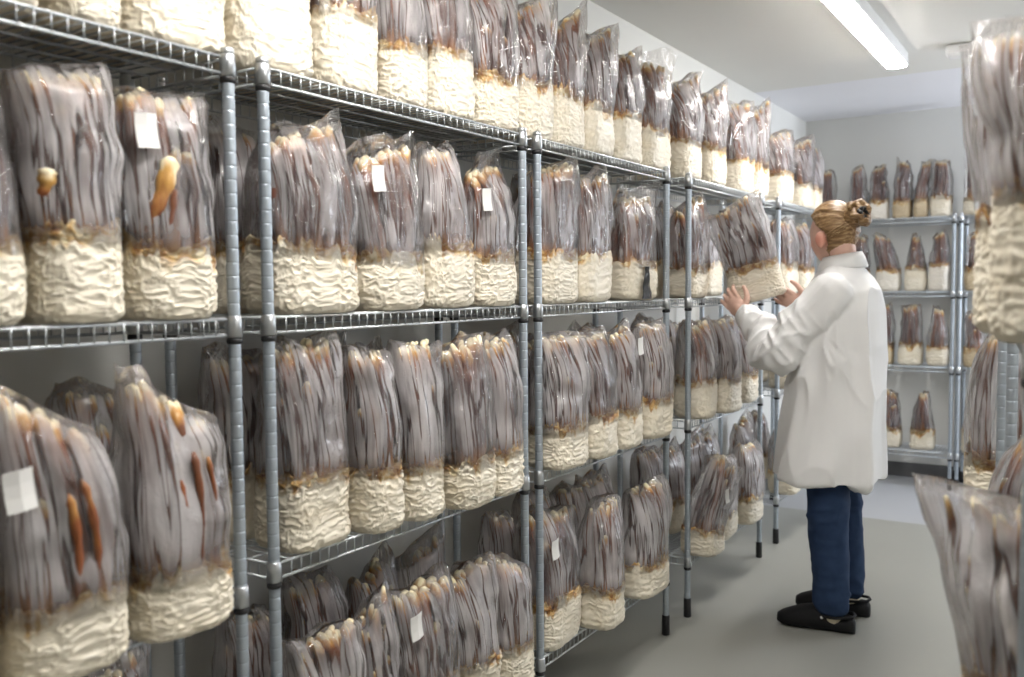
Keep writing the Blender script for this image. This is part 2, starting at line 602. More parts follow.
        # flutes where the film clings to the antlers, crumples towards the top
        Q = np.stack([X.ravel() * 30, Y.ravel() * 30, z.ravel() * 4 + s.seed], 1)
        fl = (vnoise(Q, s.seed) - .5).reshape(T.shape) * .011 * np.clip(T * 4, 0, 1)
        Q2 = np.stack([X.ravel() * 20, Y.ravel() * 20, z.ravel() * 22 + s.seed], 1)
        cr = (vnoise(Q2, s.seed + 2) - .5).reshape(T.shape) * .016 * np.clip(T * 3, 0, 1)
        keep = np.where(T > 1 - s.fin, .35, 1)
        X, Y = s.turn(X, Y, T)
        X = X + np.cos(PHI) * (fl + cr) * keep
        Y = Y + np.sin(PHI) * (fl + cr) * keep
        # the sealed fin waves along the bag's width
        wv = (vnoise(np.stack([X.ravel() * 16, z.ravel() * 6, np.full(X.size, s.seed * .7)], 1), 11).reshape(T.shape) - .5)
        Y = Y + wv * .045 * T ** 3
        z = z + (vnoise(np.stack([ux.ravel() * 2.2, np.zeros(X.size), np.full(X.size, s.seed * 1.3)], 1), 12).reshape(T.shape) - .5) * .035 * T ** 3
        V = np.stack([X.ravel(), Y.ravel(), z.ravel()], 1)
        fog = np.interp(T, [0, .03, .09, .2, .75, .93, 1], [.0, .12, .5, 1.1, 1.0, .72, .6])
        fog = np.where(T > 1 - s.fin, .45, fog)
        F = []
        for i in range(nz - 1):
            for k in range(nph):
                k2 = (k + 1) % nph
                F.append((i * nph + k, i * nph + k2, (i + 1) * nph + k2, (i + 1) * nph + k))
        return mesh_from('bag_film', V, F, True, {'fog': fog.ravel(), 'film_u': (np.cos(PHI) * s.w * .55).ravel(), 'film_v': (np.sin(PHI) * s.d * .6).ravel()})
    def antler_mesh(s, i):
        rg = s.rng
        n = s.n
        front = i < int(n * .55)
        if front:
            m = int(n * .55)
            u = -.86 + 1.72 * (i + .5) / m + rg.uniform(-.08, .08)
            v = -.80 + .28 * u * u + rg.uniform(0, .12)
        else:
            m = n - int(n * .55)
            u = -.80 + 1.6 * (i - int(n * .55) + .5) / m + rg.uniform(-.1, .1)
            v = rg.uniform(-.15, .75)
        T = (1 - s.fin * .6) * rg.uniform(.93, 1.0) * s.short
        if rg.rand() < .14:
            T *= rg.uniform(.5, .8)
        ns, k = ((15, 9), (11, 7), (8, 5))[2 - s.res]
        r0 = s.thick * rg.uniform(.75, 1.2)
        p1, p2 = rg.uniform(0, 6.3, 2)
        tt = np.linspace(0, 1, ns) * T
        a, b = s.half(tt)
        cx, cy = s.centre(tt)
        f = tt / T
        r = r0 * (1.15 - .40 * f + s.tip_r * np.exp(-((f - .95) / .055) ** 2)) * (1 - .35 * (f > .99))
        um = np.clip(u + .10 * np.sin(f * 3.2 + p1) + .05 * np.sin(f * 9 + p2), -.95, .95)
        z0 = s.hb - .022
        x = cx + um * np.maximum(a - r, .004)
        y = cy + np.clip(v + .08 * np.sin(f * 5 + p2), -.95, .95) * np.maximum(b - np.minimum(r, b * .8) - .002, .0)
        z = z0 + tt * (s.ht - z0) + s.slant * um * tt ** 1.6
        x, y = s.turn(x, y, tt)
        an = np.linspace(0, 2 * PI, k, endpoint=False)
        ry = np.minimum(r, b * .85)
        knob = 1 + .12 * np.sin(f * 23 + p1)
        V = np.stack([(x[:, None] + np.cos(an)[None] * (r * knob)[:, None]), (y[:, None] + np.sin(an)[None] * (ry * knob)[:, None]),
                      z[:, None] + 0 * an[None]], 2).reshape(-1, 3)
        F = []
        for q in range(ns - 1):
            for j in range(k):
                j2 = (j + 1) % k
                F.append((q * k + j, q * k + j2, (q + 1) * k + j2, (q + 1) * k + j))
        V = np.concatenate([V, [[x[-1], y[-1], z[-1] + r[-1] * .7]]])
        for j in range(k):
            F.append(((ns - 1) * k + j, (ns - 1) * k + (j + 1) % k, ns * k))
        al = np.concatenate([np.repeat(f * .98, k), [1.0]])
        return mesh_from('antler', V, F, True, {'along': al})

def paper_label(bag, root, u, t, size=(.042, .058), rot=0.1):
    a, b = bag.half(t)
    cx, cy = bag.centre(np.float64(t))
    z = bag.hb + t * (bag.ht - bag.hb)
    y = cy - float(b) - .012
    m = MB()
    hx, hz = size[0] / 2, size[1] / 2
    V = []
    for iy in (0, .0012):
        for iz in range(4):
            for ix in range(3):
                px, pz = -hx + hx * ix, -hz + 2 * hz * iz / 3
                q = px * math.cos(rot) - pz * math.sin(rot), px * math.sin(rot) + pz * math.cos(rot)
                V.append((float(cx) + u * float(a) + q[0], y + iy + .004 * abs(px) / hx + .003 * math.sin(iz), z + q[1]))
    F = []
    for l in (0, 12):
        for iz in range(3):
            for ix in range(2):
                p = l + iz * 3 + ix
                q = (p, p + 1, p + 4, p + 3)
                F.append(q if l == 0 else q[::-1])
    edge = [0, 1, 2, 5, 8, 11, 10, 9, 6, 3]
    for i, e in enumerate(edge):
        e2 = edge[(i + 1) % 10]
        F.append((e2, e, e + 12, e2 + 12))
    m.add(V, F)
    return m.build('paper_label', M['paper'], root)

def slanting_antler(b, root, u0, t0, u1, t1, r, tip=.98, out=.3):
    """a thick antler pressed slantwise against the film"""
    tt = np.linspace(t0, t1, 12)
    f = np.linspace(0, 1, 12)
    a, hb_ = b.half(tt)
    cx, cy = b.centre(tt)
    u = u0 + (u1 - u0) * f + .05 * np.sin(f * 4)
    x = cx + u * a
    y = cy - hb_ * np.sqrt(np.clip(1 - np.abs(u) ** 3.2, .1, 1)) + out * r
    x, y = b.turn(x, y, tt)
    z = b.hb + tt * (b.ht - b.hb)
    rr = r * (.6 + .5 * f) * (1 + .14 * np.sin(f * 21)) * np.clip(np.minimum(f, 1 - f) * 7 + .35, 0, 1)
    m = MB()
    m.tube([(float(p), float(q), float(s_)) for p, q, s_ in zip(x, y, z)], [float(v) for v in rr], 9)
    me = mesh_from('antler', m.V, m.F, True, {'along': np.repeat((.83 if tip > .9 else .82) + (tip - (.83 if tip > .9 else .82)) * f ** 1.3, 9)})
    return link_mesh('antler', me, M['antler'], root)

def dark_patch(b, root):
    """creased dark triangular sheet set on the front of the block"""
    m = MB()
    V = []
    for k, yo in enumerate((0, -.004)):
        for i in range(6):
            z = .004 + .115 * i / 5
            h = .036 * (1 - .75 * i / 5)
            for j in (-1, 0, 1):
                V.append((-.028 + j * h + .006 * math.sin(i * 2.1), -b.d / 2 - .008 + yo - .007 * (j == 0) * (1 + math.sin(i * 3)), z))
    F = []
    for k in (0, 18):
        for i in range(5):
            for j in range(2):
                q = k + i * 3 + j
                f = (q, q + 1, q + 4, q + 3)
                F.append(f if k else f[::-1])
    for i in range(5):
        for j in (0, 2):
            q = i * 3 + j
            F.append((q, q + 3, q + 21, q + 18) if j == 0 else (q + 18, q + 21, q + 3, q))
    m.add(V, F)
    return m.build('dark_patch', M['black_patch'], root)

def make_bag(label, group, loc, rz, seed, label_at=None, tip=0.0, **kw):
    b = Bag(seed, **kw)
    t = empty('grow_bag', loc, rz)
    if tip:
        t.rotation_euler = (0, tip, rz) if not isinstance(tip, tuple) else (tip[0], tip[1], rz)
    tag(t, label, 'grow bag', group)
    link_mesh('substrate_block', b.block_mesh(), M[b.block], t)
    link_mesh('bag_film', b.film_mesh(), M[b.film], t)
    for i in range(b.n):
        link_mesh('antler', b.antler_mesh(i), M['antler'], t)
    if label_at:
        paper_label(b, t, *label_at)
    return t, b

def copy_thing(o, label, loc, rz):
    c = o.copy()
    COL.objects.link(c)
    c.location, c['label'] = loc, label
    c.rotation_euler = (0, 0, rz)
    for ch in o.children:
        d = ch.copy()
        COL.objects.link(d)
        d.parent = c
    return c

M['black_patch'] = simple('black_patch', (.03, .03, .032), .25, 0, 60, .6, .6)  # near-black colour of the triangular sheet on one block
ORD = 'first second third fourth fifth sixth seventh eighth ninth tenth'.split()
# ---- long run of racks along the wall
LEN, DEP = .947, .30
XPOST = -1.354
ZS = {1: 1.772, 2: 1.290, 3: .800, 4: .240}
RY = {'A': .213, 'B': 1.244, 'C': 2.273, 'D': 3.443, 'E': 4.675}
RNAME = {'A': 'first wall rack', 'B': 'second wall rack', 'C': 'third wall rack', 'D': 'fourth wall rack', 'E': 'fifth wall rack'}
RLAB = {'A': 'zinc wire rack of grow bags, cut off by the picture edge, first along the wall',
        'B': 'zinc wire rack of grow bags, second along the wall, between two close pairs of posts',
        'C': 'zinc wire rack of grow bags, third along the wall, standing on black feet',
        'D': 'zinc wire rack of grow bags, fourth along the wall, behind the held bag',
        'E': 'zinc wire rack of grow bags, fifth along the wall, behind the woman'}
SNAME = {1: 'top shelf', 2: 'second shelf', 3: 'third shelf', 4: 'bottom shelf'}
for k, y0 in RY.items():
    lv = [ZS[1], ZS[2], ZS[3] if k != 'A' else .775, ZS[4]]
    rack(RLAB[k], (XPOST, y0 + LEN / 2, 0), PI / 2, LEN, DEP, lv)

# (rack, y from, y to, block height, total height, look, options)
FRONT = {
1: [('A', .655, .825, .17, .41, 'cropped broad', {}),
    ('A', .834, .960, .17, .40, 'narrow', {}),
    ('A', .968, 1.180, .19, .42, 'broad cream', dict(rag=.01)),
    ('B', 1.192, 1.403, .195, .42, 'broad deep-blocked', {}),
    ('B', 1.413, 1.607, .180, .42, 'ragged-rimmed', dict(rag=.024)),
    ('B', 1.616, 1.787, .145, .42, 'short-blocked', {}),
    ('B', 1.796, 1.984, .174, .42, 'upright', dict(slant=.02)),
    ('B', 1.992, 2.202, .152, .415, 'low-blocked', dict(slant=.03)),
    ('C', 2.208, 2.388, .168, .42, 'slant-topped', dict(slant=.04, lean=(.02, -.02))),
    ('C', 2.397, 2.583, .172, .42, 'peak-cornered', dict(slant=.05, lean=(.03, -.01))),
    ('C', 2.592, 2.800, .165, .425, 'slanted', dict(slant=.035, lean=(.05, -.01))),
    ('C', 2.822, 3.025, .175, .40, 'narrow-topped', dict(slant=.03, topw=.8, lean=(.03, 0))),
    ('C', 3.060, 3.275, .150, .47, 'tall empty-topped', dict(fin=.24, lean=(.05, 0), film='film_clear')),
    ('D', 3.400, 3.608, .160, .415, 'crumpled', dict(slant=.03, lean=(.02, 0))),
    ('D', 3.700, 3.915, .172, .43, 'point-topped', dict(slant=.05, lean=(.03, 0))),
    ('D', 4.075, 4.298, .155, .44, 'square-topped', dict(slant=.01)),
    ('D', 4.330, 4.525, .165, .46, 'tall leaning', dict(slant=.05, lean=(.05, 0))),
    ('E', 4.745, 4.960, .165, .385, 'flat-topped', {}),
    ('E', 5.170, 5.385, .140, .40, 'brown-rimmed', dict(slant=.03)),
    ('E', 5.400, 5.600, .140, .385, 'pale-topped', {})],
2: [('A', .620, .780, .130, .40, 'cropped grey', dict(topw=.8, slant=-.03)),
    ('A', .788, .946, .150, .415, 'square-topped', dict(slant=.012, fin=.03, film='film', extra=[(-.94, .12, -.66, .34, .014, .98, .0)])),
    ('A', .952, 1.138, .133, .415, 'clear-sided tagged', dict(label_at=(-.72, .66), fin=.05, lean=(.0, 0), film='film_mid', extra=[(-.88, .05, -.08, .52, .017, .98, .0), (-.50, .02, -.12, .34, .008, .86, .2)])),
    ('B', 1.270, 1.525, .142, .40, 'broad corner-peaked', dict(slant=.035, lean=(.0, -.01), topw=.82, film='film_clear', fin=.12)),
    ('B', 1.540, 1.760, .126, .40, 'tagged clear-topped', dict(slant=.035, fin=.16, film='film_clear', lean=(.0, 0), label_at=(-.75, .62))),
    ('B', 1.766, 1.964, .165, .41, 'narrow-shouldered', dict(topw=.62, lean=(-.01, 0), film='film')),
    ('B', 1.972, 2.170, .140, .41, 'empty-cornered', dict(slant=.04, fin=.2, film='film_clear', topw=.85, label_at=(-.92, .52))),
    ('C', 2.292, 2.540, .155, .43, 'broad slant-topped', dict(slant=.03, lean=(.03, -.01))),
    ('C', 2.550, 2.765, .153, .43, 'tall straight', dict(slant=.02, lean=(.03, 0))),
    ('C', 2.900, 3.140, .135, .41, 'loose clear-topped', dict(slant=.02, fin=.2, lean=(.07, 0), film='film_clear', extra=['patch'])),
    ('D', 3.470, 3.670, .120, .41, 'slim tall', dict(slant=.05, lean=(.03, 0))),
    ('E', 4.830, 5.060, .160, .41, 'flat-topped', dict(film='film_clear')),
    ('E', 5.180, 5.400, .150, .40, 'half-hidden', {})],
3: [('A', .490, .655, .13, .40, 'cropped', {}),
    ('A', .668, .860, .115, .405, 'slumped twin-peaked', dict(slant=-.05, topw=.86, lean=(-.02, 0), rag=.016, film='film', label_at=(-.95, .62), extra=[(-.14, .02, -.02, .56, .0075, .862, -.2), (.20, .02, .26, .62, .008, .87, -.2)])),
    ('A', .876, 1.058, .110, .41, 'shoulder-topped', dict(slant=-.055, topw=.95, fin=.08, film='film', extra=[(.02, .02, .14, .64, .0065, .865, -.2), (.40, .04, .44, .60, .0045, .875, -.1), (-.25, .02, -.20, .5, .005, .86, -.1)])),
    ('B', 1.285, 1.478, .154, .435, 'cream-topped', dict(slant=.012, xf=-1.335, fin=.02)),
    ('B', 1.486, 1.606, .147, .405, 'pale-topped', dict(xf=-1.30, fin=.02)),
    ('B', 1.614, 1.748, .133, .415, 'slim pale-topped', dict(xf=-1.285, lean=(.03, 0), fin=.02)),
    ('B', 1.756, 1.916, .116, .42, 'dark-stemmed', dict(xf=-1.25, lean=(.01, 0), film='film_clear')),
    ('B', 1.922, 2.066, .121, .415, 'brown-sided', dict(xf=-1.26)),
    ('C', 2.290, 2.480, .125, .405, 'ochre-rimmed', dict(xf=-1.28, lean=(.02, 0), rag=.022)),
    ('C', 2.490, 2.668, .134, .40, 'brown-stemmed', dict(lean=(.0, 0), film='film_clear')),
    ('C', 2.690, 2.862, .135, .405, 'grey tagged', dict(label_at=(.7, .75))),
    ('C', 2.925, 3.124, .140, .41, 'broad grey', dict(lean=(.04, 0))),
    ('D', 3.466, 3.640, .150, .40, 'grey-topped', dict(xf=-1.29, lean=(.03, 0))),
    ('D', 3.680, 3.872, .147, .405, 'short-blocked', dict(xf=-1.26, lean=(.03, 0))),
    ('D', 4.040, 4.240, .141, .395, 'plain grey', dict(xf=-1.30, lean=(.02, 0))),
    ('E', 4.700, 4.900, .14, .40, 'half-hidden', {}),
    ('E', 5.000, 5.200, .14, .40, 'mostly hidden', {})],
4: [('A', .62, .80, .14, .40, 'cropped', {}),
    ('A', .86, 1.06, .14, .39, 'low', {}),
    ('B', 1.292, 1.450, .145, .385, 'flat cream-topped', dict(fin=.02)),
    ('B', 1.456, 1.566, .150, .40, 'narrow spike-topped', dict(slant=.05, topw=.9)),
    ('B', 1.575, 1.800, .150, .40, 'broad tagged', dict(label_at=(-.8, .72), fin=.02)),
    ('B', 1.810, 1.970, .150, .382, 'cream-rimmed', dict(fin=.02)),
    ('B', 1.980, 2.140, .135, .365, 'shoulder-topped', dict(slant=-.03)),
    ('C', 2.290, 2.530, .155, .42, 'tagged dark-sided', dict(xf=-1.33, label_at=(-.72, .62))),
    ('C', 2.540, 2.695, .135, .40, 'slim grey', dict(xf=-1.26, lean=(.04, 0), fin=.02)),
    ('C', 2.860, 3.112, .120, .395, 'broad low-blocked', dict(lean=(.05, 0))),
    ('D', 3.462, 3.640, .10, .37, 'toppling tagged', dict(lean=(.11, -.07), slant=-.05, fin=.02, label_at=(-.5, .55), xf=-1.255)),
    ('D', 3.720, 3.910, .112, .36, 'crouched', dict(lean=(.03, 0), xf=-1.29)),
    ('D', 4.030, 4.250, .122, .36, 'grey-sided', dict(lean=(.03, 0))),
    ('E', 4.720, 4.910, .12, .35, 'low dark', {}),
    ('E', 4.980, 5.200, .12, .37, 'mostly hidden', {})],
}
XF = {1: -1.372, 2: -1.340, 3: -1.270, 4: -1.275}
rnd = random.Random(7)
pool = []
seed = 10
for sh, rows in FRONT.items():
    count = {}
    grp = 'front row grow bags on the %ss of the wall racks' % ('top shelf' if sh == 1 else SNAME[sh]).replace('shelf', 'shelve')
    for (rk, y0, y1, hb, ht, look, o) in rows:
        o = dict(o)
        seed += 1
        count[rk] = count.get(rk, 0) + 1
        z = ZS[sh] if not (rk == 'A' and sh == 3) else .775
        xf = o.pop('xf', XF[sh] + (.045 if (rk == 'A' and sh == 3) else 0))
        w = y1 - y0
        d = o.pop('d', .150)
        lab = '%s grow bag, %s in the front row, %s, %s' % (look, ORD[count[rk] - 1], SNAME[sh], RNAME[rk])
        la = o.pop('label_at', None)
        res = 2 if y1 < 2.6 else 1
        n = o.pop('n', 13 if y1 < 2.6 else 10)
        kw = dict(w=w - .012, twist=rnd.uniform(-.32, .0), topw=rnd.uniform(1.0, 1.08), d=d, hb=hb, ht=ht, n=n, res=res, fin=.06)
        kw.update(o)
        kw['lean'] = (kw.get('lean', (0, 0))[0] * (.7 if sh == 3 else 1), kw.get('lean', (0, 0))[1])
        kw.setdefault('slant', rnd.uniform(-.01, .02))
        kw['thick'] = min(.0145, w * .068)
        if sh == 1:
            y0, y1 = y0 * 1.02, y1 * 1.02
        yc = (y0 + y1) / 2
        if 'film' not in o:
            kw['film'] = {1: ('film_mid', 'film_mid', 'film_clear'), 2: ('film_mid', 'film_clear', 'film_clear'), 3: ('film', 'film', 'film_mid'), 4: ('film', 'film', 'film_mid')}[sh][seed % 3]
        extra = kw.pop('extra', None)
        if sh == 1 and y0 > 2.2:
            kw['twist'] = rnd.uniform(-.65, -.40)
            kw['slant'] = kw['slant'] + .015
            kw['topw'] = max(kw['topw'], 1.03)
        t_, b_ = make_bag(lab, grp, (xf - d / 2, yc, z + .0045), PI / 2 + rnd.uniform(-.04, .04), seed, la, **kw)
        for e_ in (extra or ()):
            if e_ == 'patch':
                dark_patch(b_, t_)
            else:
                slanting_antler(b_, t_, *e_)

# ---- back row of every shelf, copied from a handful of bags
def back_row(rk, sh, ys, zoff=0):
    z = ZS[sh] if not (rk == 'A' and sh == 3) else .775
    for i, y in enumerate(ys):
        lab = 'shadowed grow bag, %s in the back row, %s, %s' % (ORD[i], SNAME[sh], RNAME[rk])
        rz = PI / 2 + rnd.uniform(-.12, .12)
        loc = (-1.582 if sh > 1 else -1.598, y, z + .0045)
        k = rnd.randrange(7)
        if len(pool) < 7:
            t, b = make_bag(lab, 'back row grow bags of the wall racks', loc, rz, 200 + len(pool), w=rnd.uniform(.155, .178), d=.122,
                            hb=rnd.uniform(.12, .16), ht=rnd.uniform(.37, .42), n=8, res=1, lean=(rnd.uniform(-.02, .02), rnd.uniform(-.012, .012)),
                            slant=rnd.uniform(-.04, .04), topw=rnd.uniform(.8, 1.05), twist=rnd.uniform(-.2, .2), fin=rnd.uniform(.05, .15), thick=.013)
            pool.append(t)
        else:
            copy_thing(pool[k], lab, loc, rz)
for rk, y0 in RY.items():
    for sh in (1, 2, 3, 4):
        if sh == 1:
            ys = [y0 + .13 + .23 * i for i in range(4)] if rk in 'AE' else [y0 + .2 + .25 * i for i in range(3)]
        elif rk == 'A':
            ys = [.50, .72, 1.02] if sh != 2 else [.45, .66, .87, 1.07]
        elif rk == 'B':
            ys = {2: [1.36, 1.58, 1.80, 2.05], 3: [1.36, 1.57, 1.78, 2.0], 4: [1.365, 1.565, 1.785, 1.995]}[sh]
        elif rk == 'E':
            ys = [y0 + .14, y0 + .42]
        else:
            ys = [y0 + .13 + .225 * i for i in range(4)]
        back_row(rk, sh, [y + rnd.uniform(-.015, .015) for y in ys])
# small bags wedged between front bags
# ------------------------------------------------------------------ racks and bags at the back wall
YBK = 6.45
rack('dark zinc wire rack of dark grow bags against the back wall, beside the woman', (-1.2175, YBK, 0), 0, .945, DEP, [ZS[1], ZS[2], ZS[3], ZS[4]])
rack('zinc wire rack at the back wall, half hidden by bags in front', (-.2315, YBK, 0), 0, .947, DEP, [ZS[1], ZS[2], ZS[3], ZS[4]])
BACK = {  # x from, x to, block, height, look, block colour, options
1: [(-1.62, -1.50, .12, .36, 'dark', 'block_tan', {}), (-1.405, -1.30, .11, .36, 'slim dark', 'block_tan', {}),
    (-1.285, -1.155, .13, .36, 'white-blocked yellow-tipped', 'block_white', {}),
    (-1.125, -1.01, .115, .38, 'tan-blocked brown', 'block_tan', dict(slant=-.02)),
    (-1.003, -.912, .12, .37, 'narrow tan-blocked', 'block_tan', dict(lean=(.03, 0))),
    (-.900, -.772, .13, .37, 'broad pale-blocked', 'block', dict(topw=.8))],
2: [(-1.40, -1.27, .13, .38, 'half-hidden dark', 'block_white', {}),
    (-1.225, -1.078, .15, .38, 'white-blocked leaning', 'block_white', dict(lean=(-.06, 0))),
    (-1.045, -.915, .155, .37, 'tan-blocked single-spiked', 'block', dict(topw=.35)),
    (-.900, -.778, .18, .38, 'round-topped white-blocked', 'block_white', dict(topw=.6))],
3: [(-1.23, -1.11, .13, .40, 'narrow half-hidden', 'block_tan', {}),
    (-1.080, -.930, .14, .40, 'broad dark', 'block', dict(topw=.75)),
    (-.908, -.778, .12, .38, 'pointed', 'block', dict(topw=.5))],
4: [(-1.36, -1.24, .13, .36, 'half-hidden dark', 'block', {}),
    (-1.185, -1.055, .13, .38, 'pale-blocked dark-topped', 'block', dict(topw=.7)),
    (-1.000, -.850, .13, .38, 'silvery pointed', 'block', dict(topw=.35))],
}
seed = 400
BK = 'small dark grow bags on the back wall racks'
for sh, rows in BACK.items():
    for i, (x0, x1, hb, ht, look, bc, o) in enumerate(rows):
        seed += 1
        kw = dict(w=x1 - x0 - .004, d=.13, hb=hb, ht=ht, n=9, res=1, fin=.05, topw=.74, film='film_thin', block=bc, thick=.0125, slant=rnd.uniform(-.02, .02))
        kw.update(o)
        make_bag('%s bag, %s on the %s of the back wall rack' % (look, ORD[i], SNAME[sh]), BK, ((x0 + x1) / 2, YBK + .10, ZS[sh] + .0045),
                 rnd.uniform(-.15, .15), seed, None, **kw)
for sh, x0, x1, hb, ht, look, bc, o in [
        (1, -.700, -.575, .11, .62, 'very tall brown-stemmed', 'block', dict(topw=.8, thick=.013, lean=(-.02, 0))),
        (2, -.685, -.570, .15, .37, 'tan-blocked', 'block_tan', {}),
        (3, -.685, -.560, .12, .36, 'crumpled tan', 'block_tan', {}),
        (4, -.690, -.560, .14, .36, 'leaning pale-blocked', 'block', dict(lean=(.06, 0)))]:
    seed += 1
    kw = dict(w=x1 - x0, d=.13, hb=hb, ht=ht, n=9, res=1, fin=.05, topw=.74, film='film_thin', block=bc, thick=.0125)
    kw.update(o)
    make_bag('%s bag on the %s of the half hidden back wall rack' % (look, SNAME[sh]), BK, ((x0 + x1) / 2, YBK + .10, ZS[sh] + .0045),
             rnd.uniform(-.15, .15), seed, None, **kw)

# ------------------------------------------------------------------ racks close by on the other side of the aisle
RZ = math.atan2(-1, .088)
ex = Vector((math.cos(RZ), math.sin(RZ)))
rack('zinc wire rack close to the camera, only a blurred post and bags showing', (-.0975, 1.770, 0), RZ, .947, .35, [1.262, .640, .15], 1.285)
rack('zinc wire rack behind the close one, its paired posts showing between bags', (-.2045, 2.806, 0), RZ, .947, .35, [1.300, .780, .24], 1.32)
NEAR = [  # face x, y from, y to, shelf z, block, height, look, options
    (-.165, 1.940, 2.110, .640, .16, .44, 'grow bag with clear crumpled top at the far end of the close rack', dict(film='film_clear', fin=.2)),
    (-.255, 2.430, 2.600, .780, .14, .455, 'brown-streaked grow bag overhanging the rack behind the close one', dict(film='film_clear')),
    (-.225, 2.420, 2.590, 1.300, .17, .40, 'orange-rimmed grow bag on top of the rack behind the close one', dict(film='film_clear')),
]
for xf, y0, y1, z, hb, ht, look, o in NEAR:
    seed += 1
    kw = dict(w=y1 - y0, d=.155, hb=hb, ht=ht, n=12, res=2, fin=.06)
    kw.update(o)
    make_bag(look, 'grow bags on the racks across the aisle', (xf + kw['d'] / 2, (y0 + y1) / 2, z + .0045), RZ, seed, None, **kw)
GA = 'grow bags on the racks across the aisle'
make_bag('blurred flat-topped grow bag low beside the close post', GA, (-.040, 1.435, .6445), math.radians(-6), 490, None,
         w=.19, d=.15, hb=.15, ht=.415, n=18, res=2, fin=.05, topw=1.55, lean=(-.030, 0), slant=-.006, film='film', flat=3.0, thick=.0075, tip_r=.0, short=.95)
make_bag('blurred cream-blocked grow bag on top of the close rack', GA, (-.008, 1.425, 1.2665), math.radians(-8), 491, None,
         w=.205, d=.16, hb=.205, ht=.43, n=12, res=2, fin=.10, topw=1.1, lean=(-.035, 0), slant=-.01, film='film')
make_bag('tall empty-topped grow bag behind the blurred one on the close rack', GA, (-.060, 1.660, 1.2665), math.radians(-8), 492, None,
         w=.19, d=.15, hb=.19, ht=.47, n=12, res=2, fin=.2, topw=1.1, lean=(-.03, 0), film='film_mid')
# ------------------------------------------------------------------ the woman
PO = Vector((-.855, 3.75, 0))
PR = math.atan2(-.119, -.993)
person = empty('person', PO, PR)
tag(person, 'woman in a white lab coat, jeans and black clogs holding up a grow bag', 'person')

def ring_loft(mb, rings, n=28, caps=True):
    """rings: (cx, cy, cz, rx, ry, exponent) horizontal sections"""
    V = []
    for cx, cy, cz, rx, ry, e in rings:
        for k in range(n):
            a = 2 * PI * k / n
            c, s = math.cos(a), math.sin(a)
            V.append((cx + rx * math.copysign(abs(c) ** (2 / e), c), cy + ry * math.copysign(abs(s) ** (2 / e), s), cz))
    F = []
    for i in range(len(rings) - 1):
        for k in range(n):
            k2 = (k + 1) % n
            F.append((i * n + k, i * n + k2, (i + 1) * n + k2, (i + 1) * n + k))
    if caps:
        F.append(tuple(range(n - 1, -1, -1)))
        F.append(tuple((len(rings) - 1) * n + k for k in range(n)))
    mb.add(V, F)

def limb(mb, pts, rad, n=16, sub=5):
    """smooth tapering tube through the joints with rounded ends"""
    P = [Vector(p) for p in pts]
    Q, R = [], []
    m = len(P)
    for i in range(m - 1):
        p0, p1, p2, p3 = P[max(i - 1, 0)], P[i], P[i + 1], P[min(i + 2, m - 1)]
        for j in range(sub):
            t = j / sub
            Q.append(.5 * ((2 * p1) + (p2 - p0) * t + (2 * p0 - 5 * p1 + 4 * p2 - p3) * t * t + (3 * p1 - p0 - 3 * p2 + p3) * t ** 3))
            R.append(rad[i] + (rad[i + 1] - rad[i]) * t)
    Q.append(P[-1]); R.append(rad[-1])
    d0, d1 = (Q[0] - Q[1]).normalized(), (Q[-1] - Q[-2]).normalized()
    Q = [Q[0] + d0 * R[0] * .8, Q[0] + d0 * R[0] * .5] + Q + [Q[-1] + d1 * R[-1] * .5, Q[-1] + d1 * R[-1] * .8]
    R = [R[0] * .45, R[0] * .83] + R + [R[-1] * .83, R[-1] * .45]
    mb.tube(Q, R, n)

def blob(mb, c, r, rot=None, n=14):
    V, F = [], []
    m = n // 2
    for i in range(1, m):
        th = PI * i / m
        for k in range(n):
            a = 2 * PI * k / n
            v = Vector((r[0] * math.sin(th) * math.cos(a), r[1] * math.sin(th) * math.sin(a), r[2] * math.cos(th)))
            if rot: v = rot @ v
            V.append(v + Vector(c))
    for pole in (1, -1):
        v = Vector((0, 0, pole * r[2]))
        if rot: v = rot @ v
        V.append(v + Vector(c))
    t, b = len(V) - 2, len(V) - 1
    for i in range(m - 2):
        for k in range(n):
            k2 = (k + 1) % n
            F.append((i * n + k, (i + 1) * n + k, (i + 1) * n + k2, i * n + k2))
    for k in range(n):
        k2 = (k + 1) % n
        F.append((t, k, k2))
        F.append((b, (m - 2) * n + k2, (m - 2) * n + k))
    mb.add(V, F)

def fuse(mb, name, mat, parent, voxel, smooth=4, disp=None):
    """melt the collected shapes into one continuous skin"""
    me = mb.mesh(name)
    tmp = bpy.data.objects.new(name, me)
    COL.objects.link(tmp)
    rm = tmp.modifiers.new('r', 'REMESH')
    rm.mode = 'VOXEL'
    rm.voxel_size = voxel
    sm = tmp.modifiers.new('s', 'SMOOTH')
    sm.factor = .5
    sm.iterations = smooth
    dg = bpy.context.evaluated_depsgraph_get()
    out = bpy.data.meshes.new_from_object(tmp.evaluated_get(dg))
    bpy.data.objects.remove(tmp)
    bpy.data.meshes.remove(me)
    out.name = name
    if disp:
        n = len(out.vertices)
        co = np.zeros(n * 3); out.vertices.foreach_get('co', co)
        no = np.zeros(n * 3); out.vertex_normals.foreach_get('vector', no)
        co, no = co.reshape(-1, 3), no.reshape(-1, 3)
        co = disp(co, no)
        out.vertices.foreach_set('co', co.ravel())
    out.polygons.foreach_set('use_smooth', [True] * len(out.polygons))
    out.update()
    return link_mesh(name, out, mat, parent)

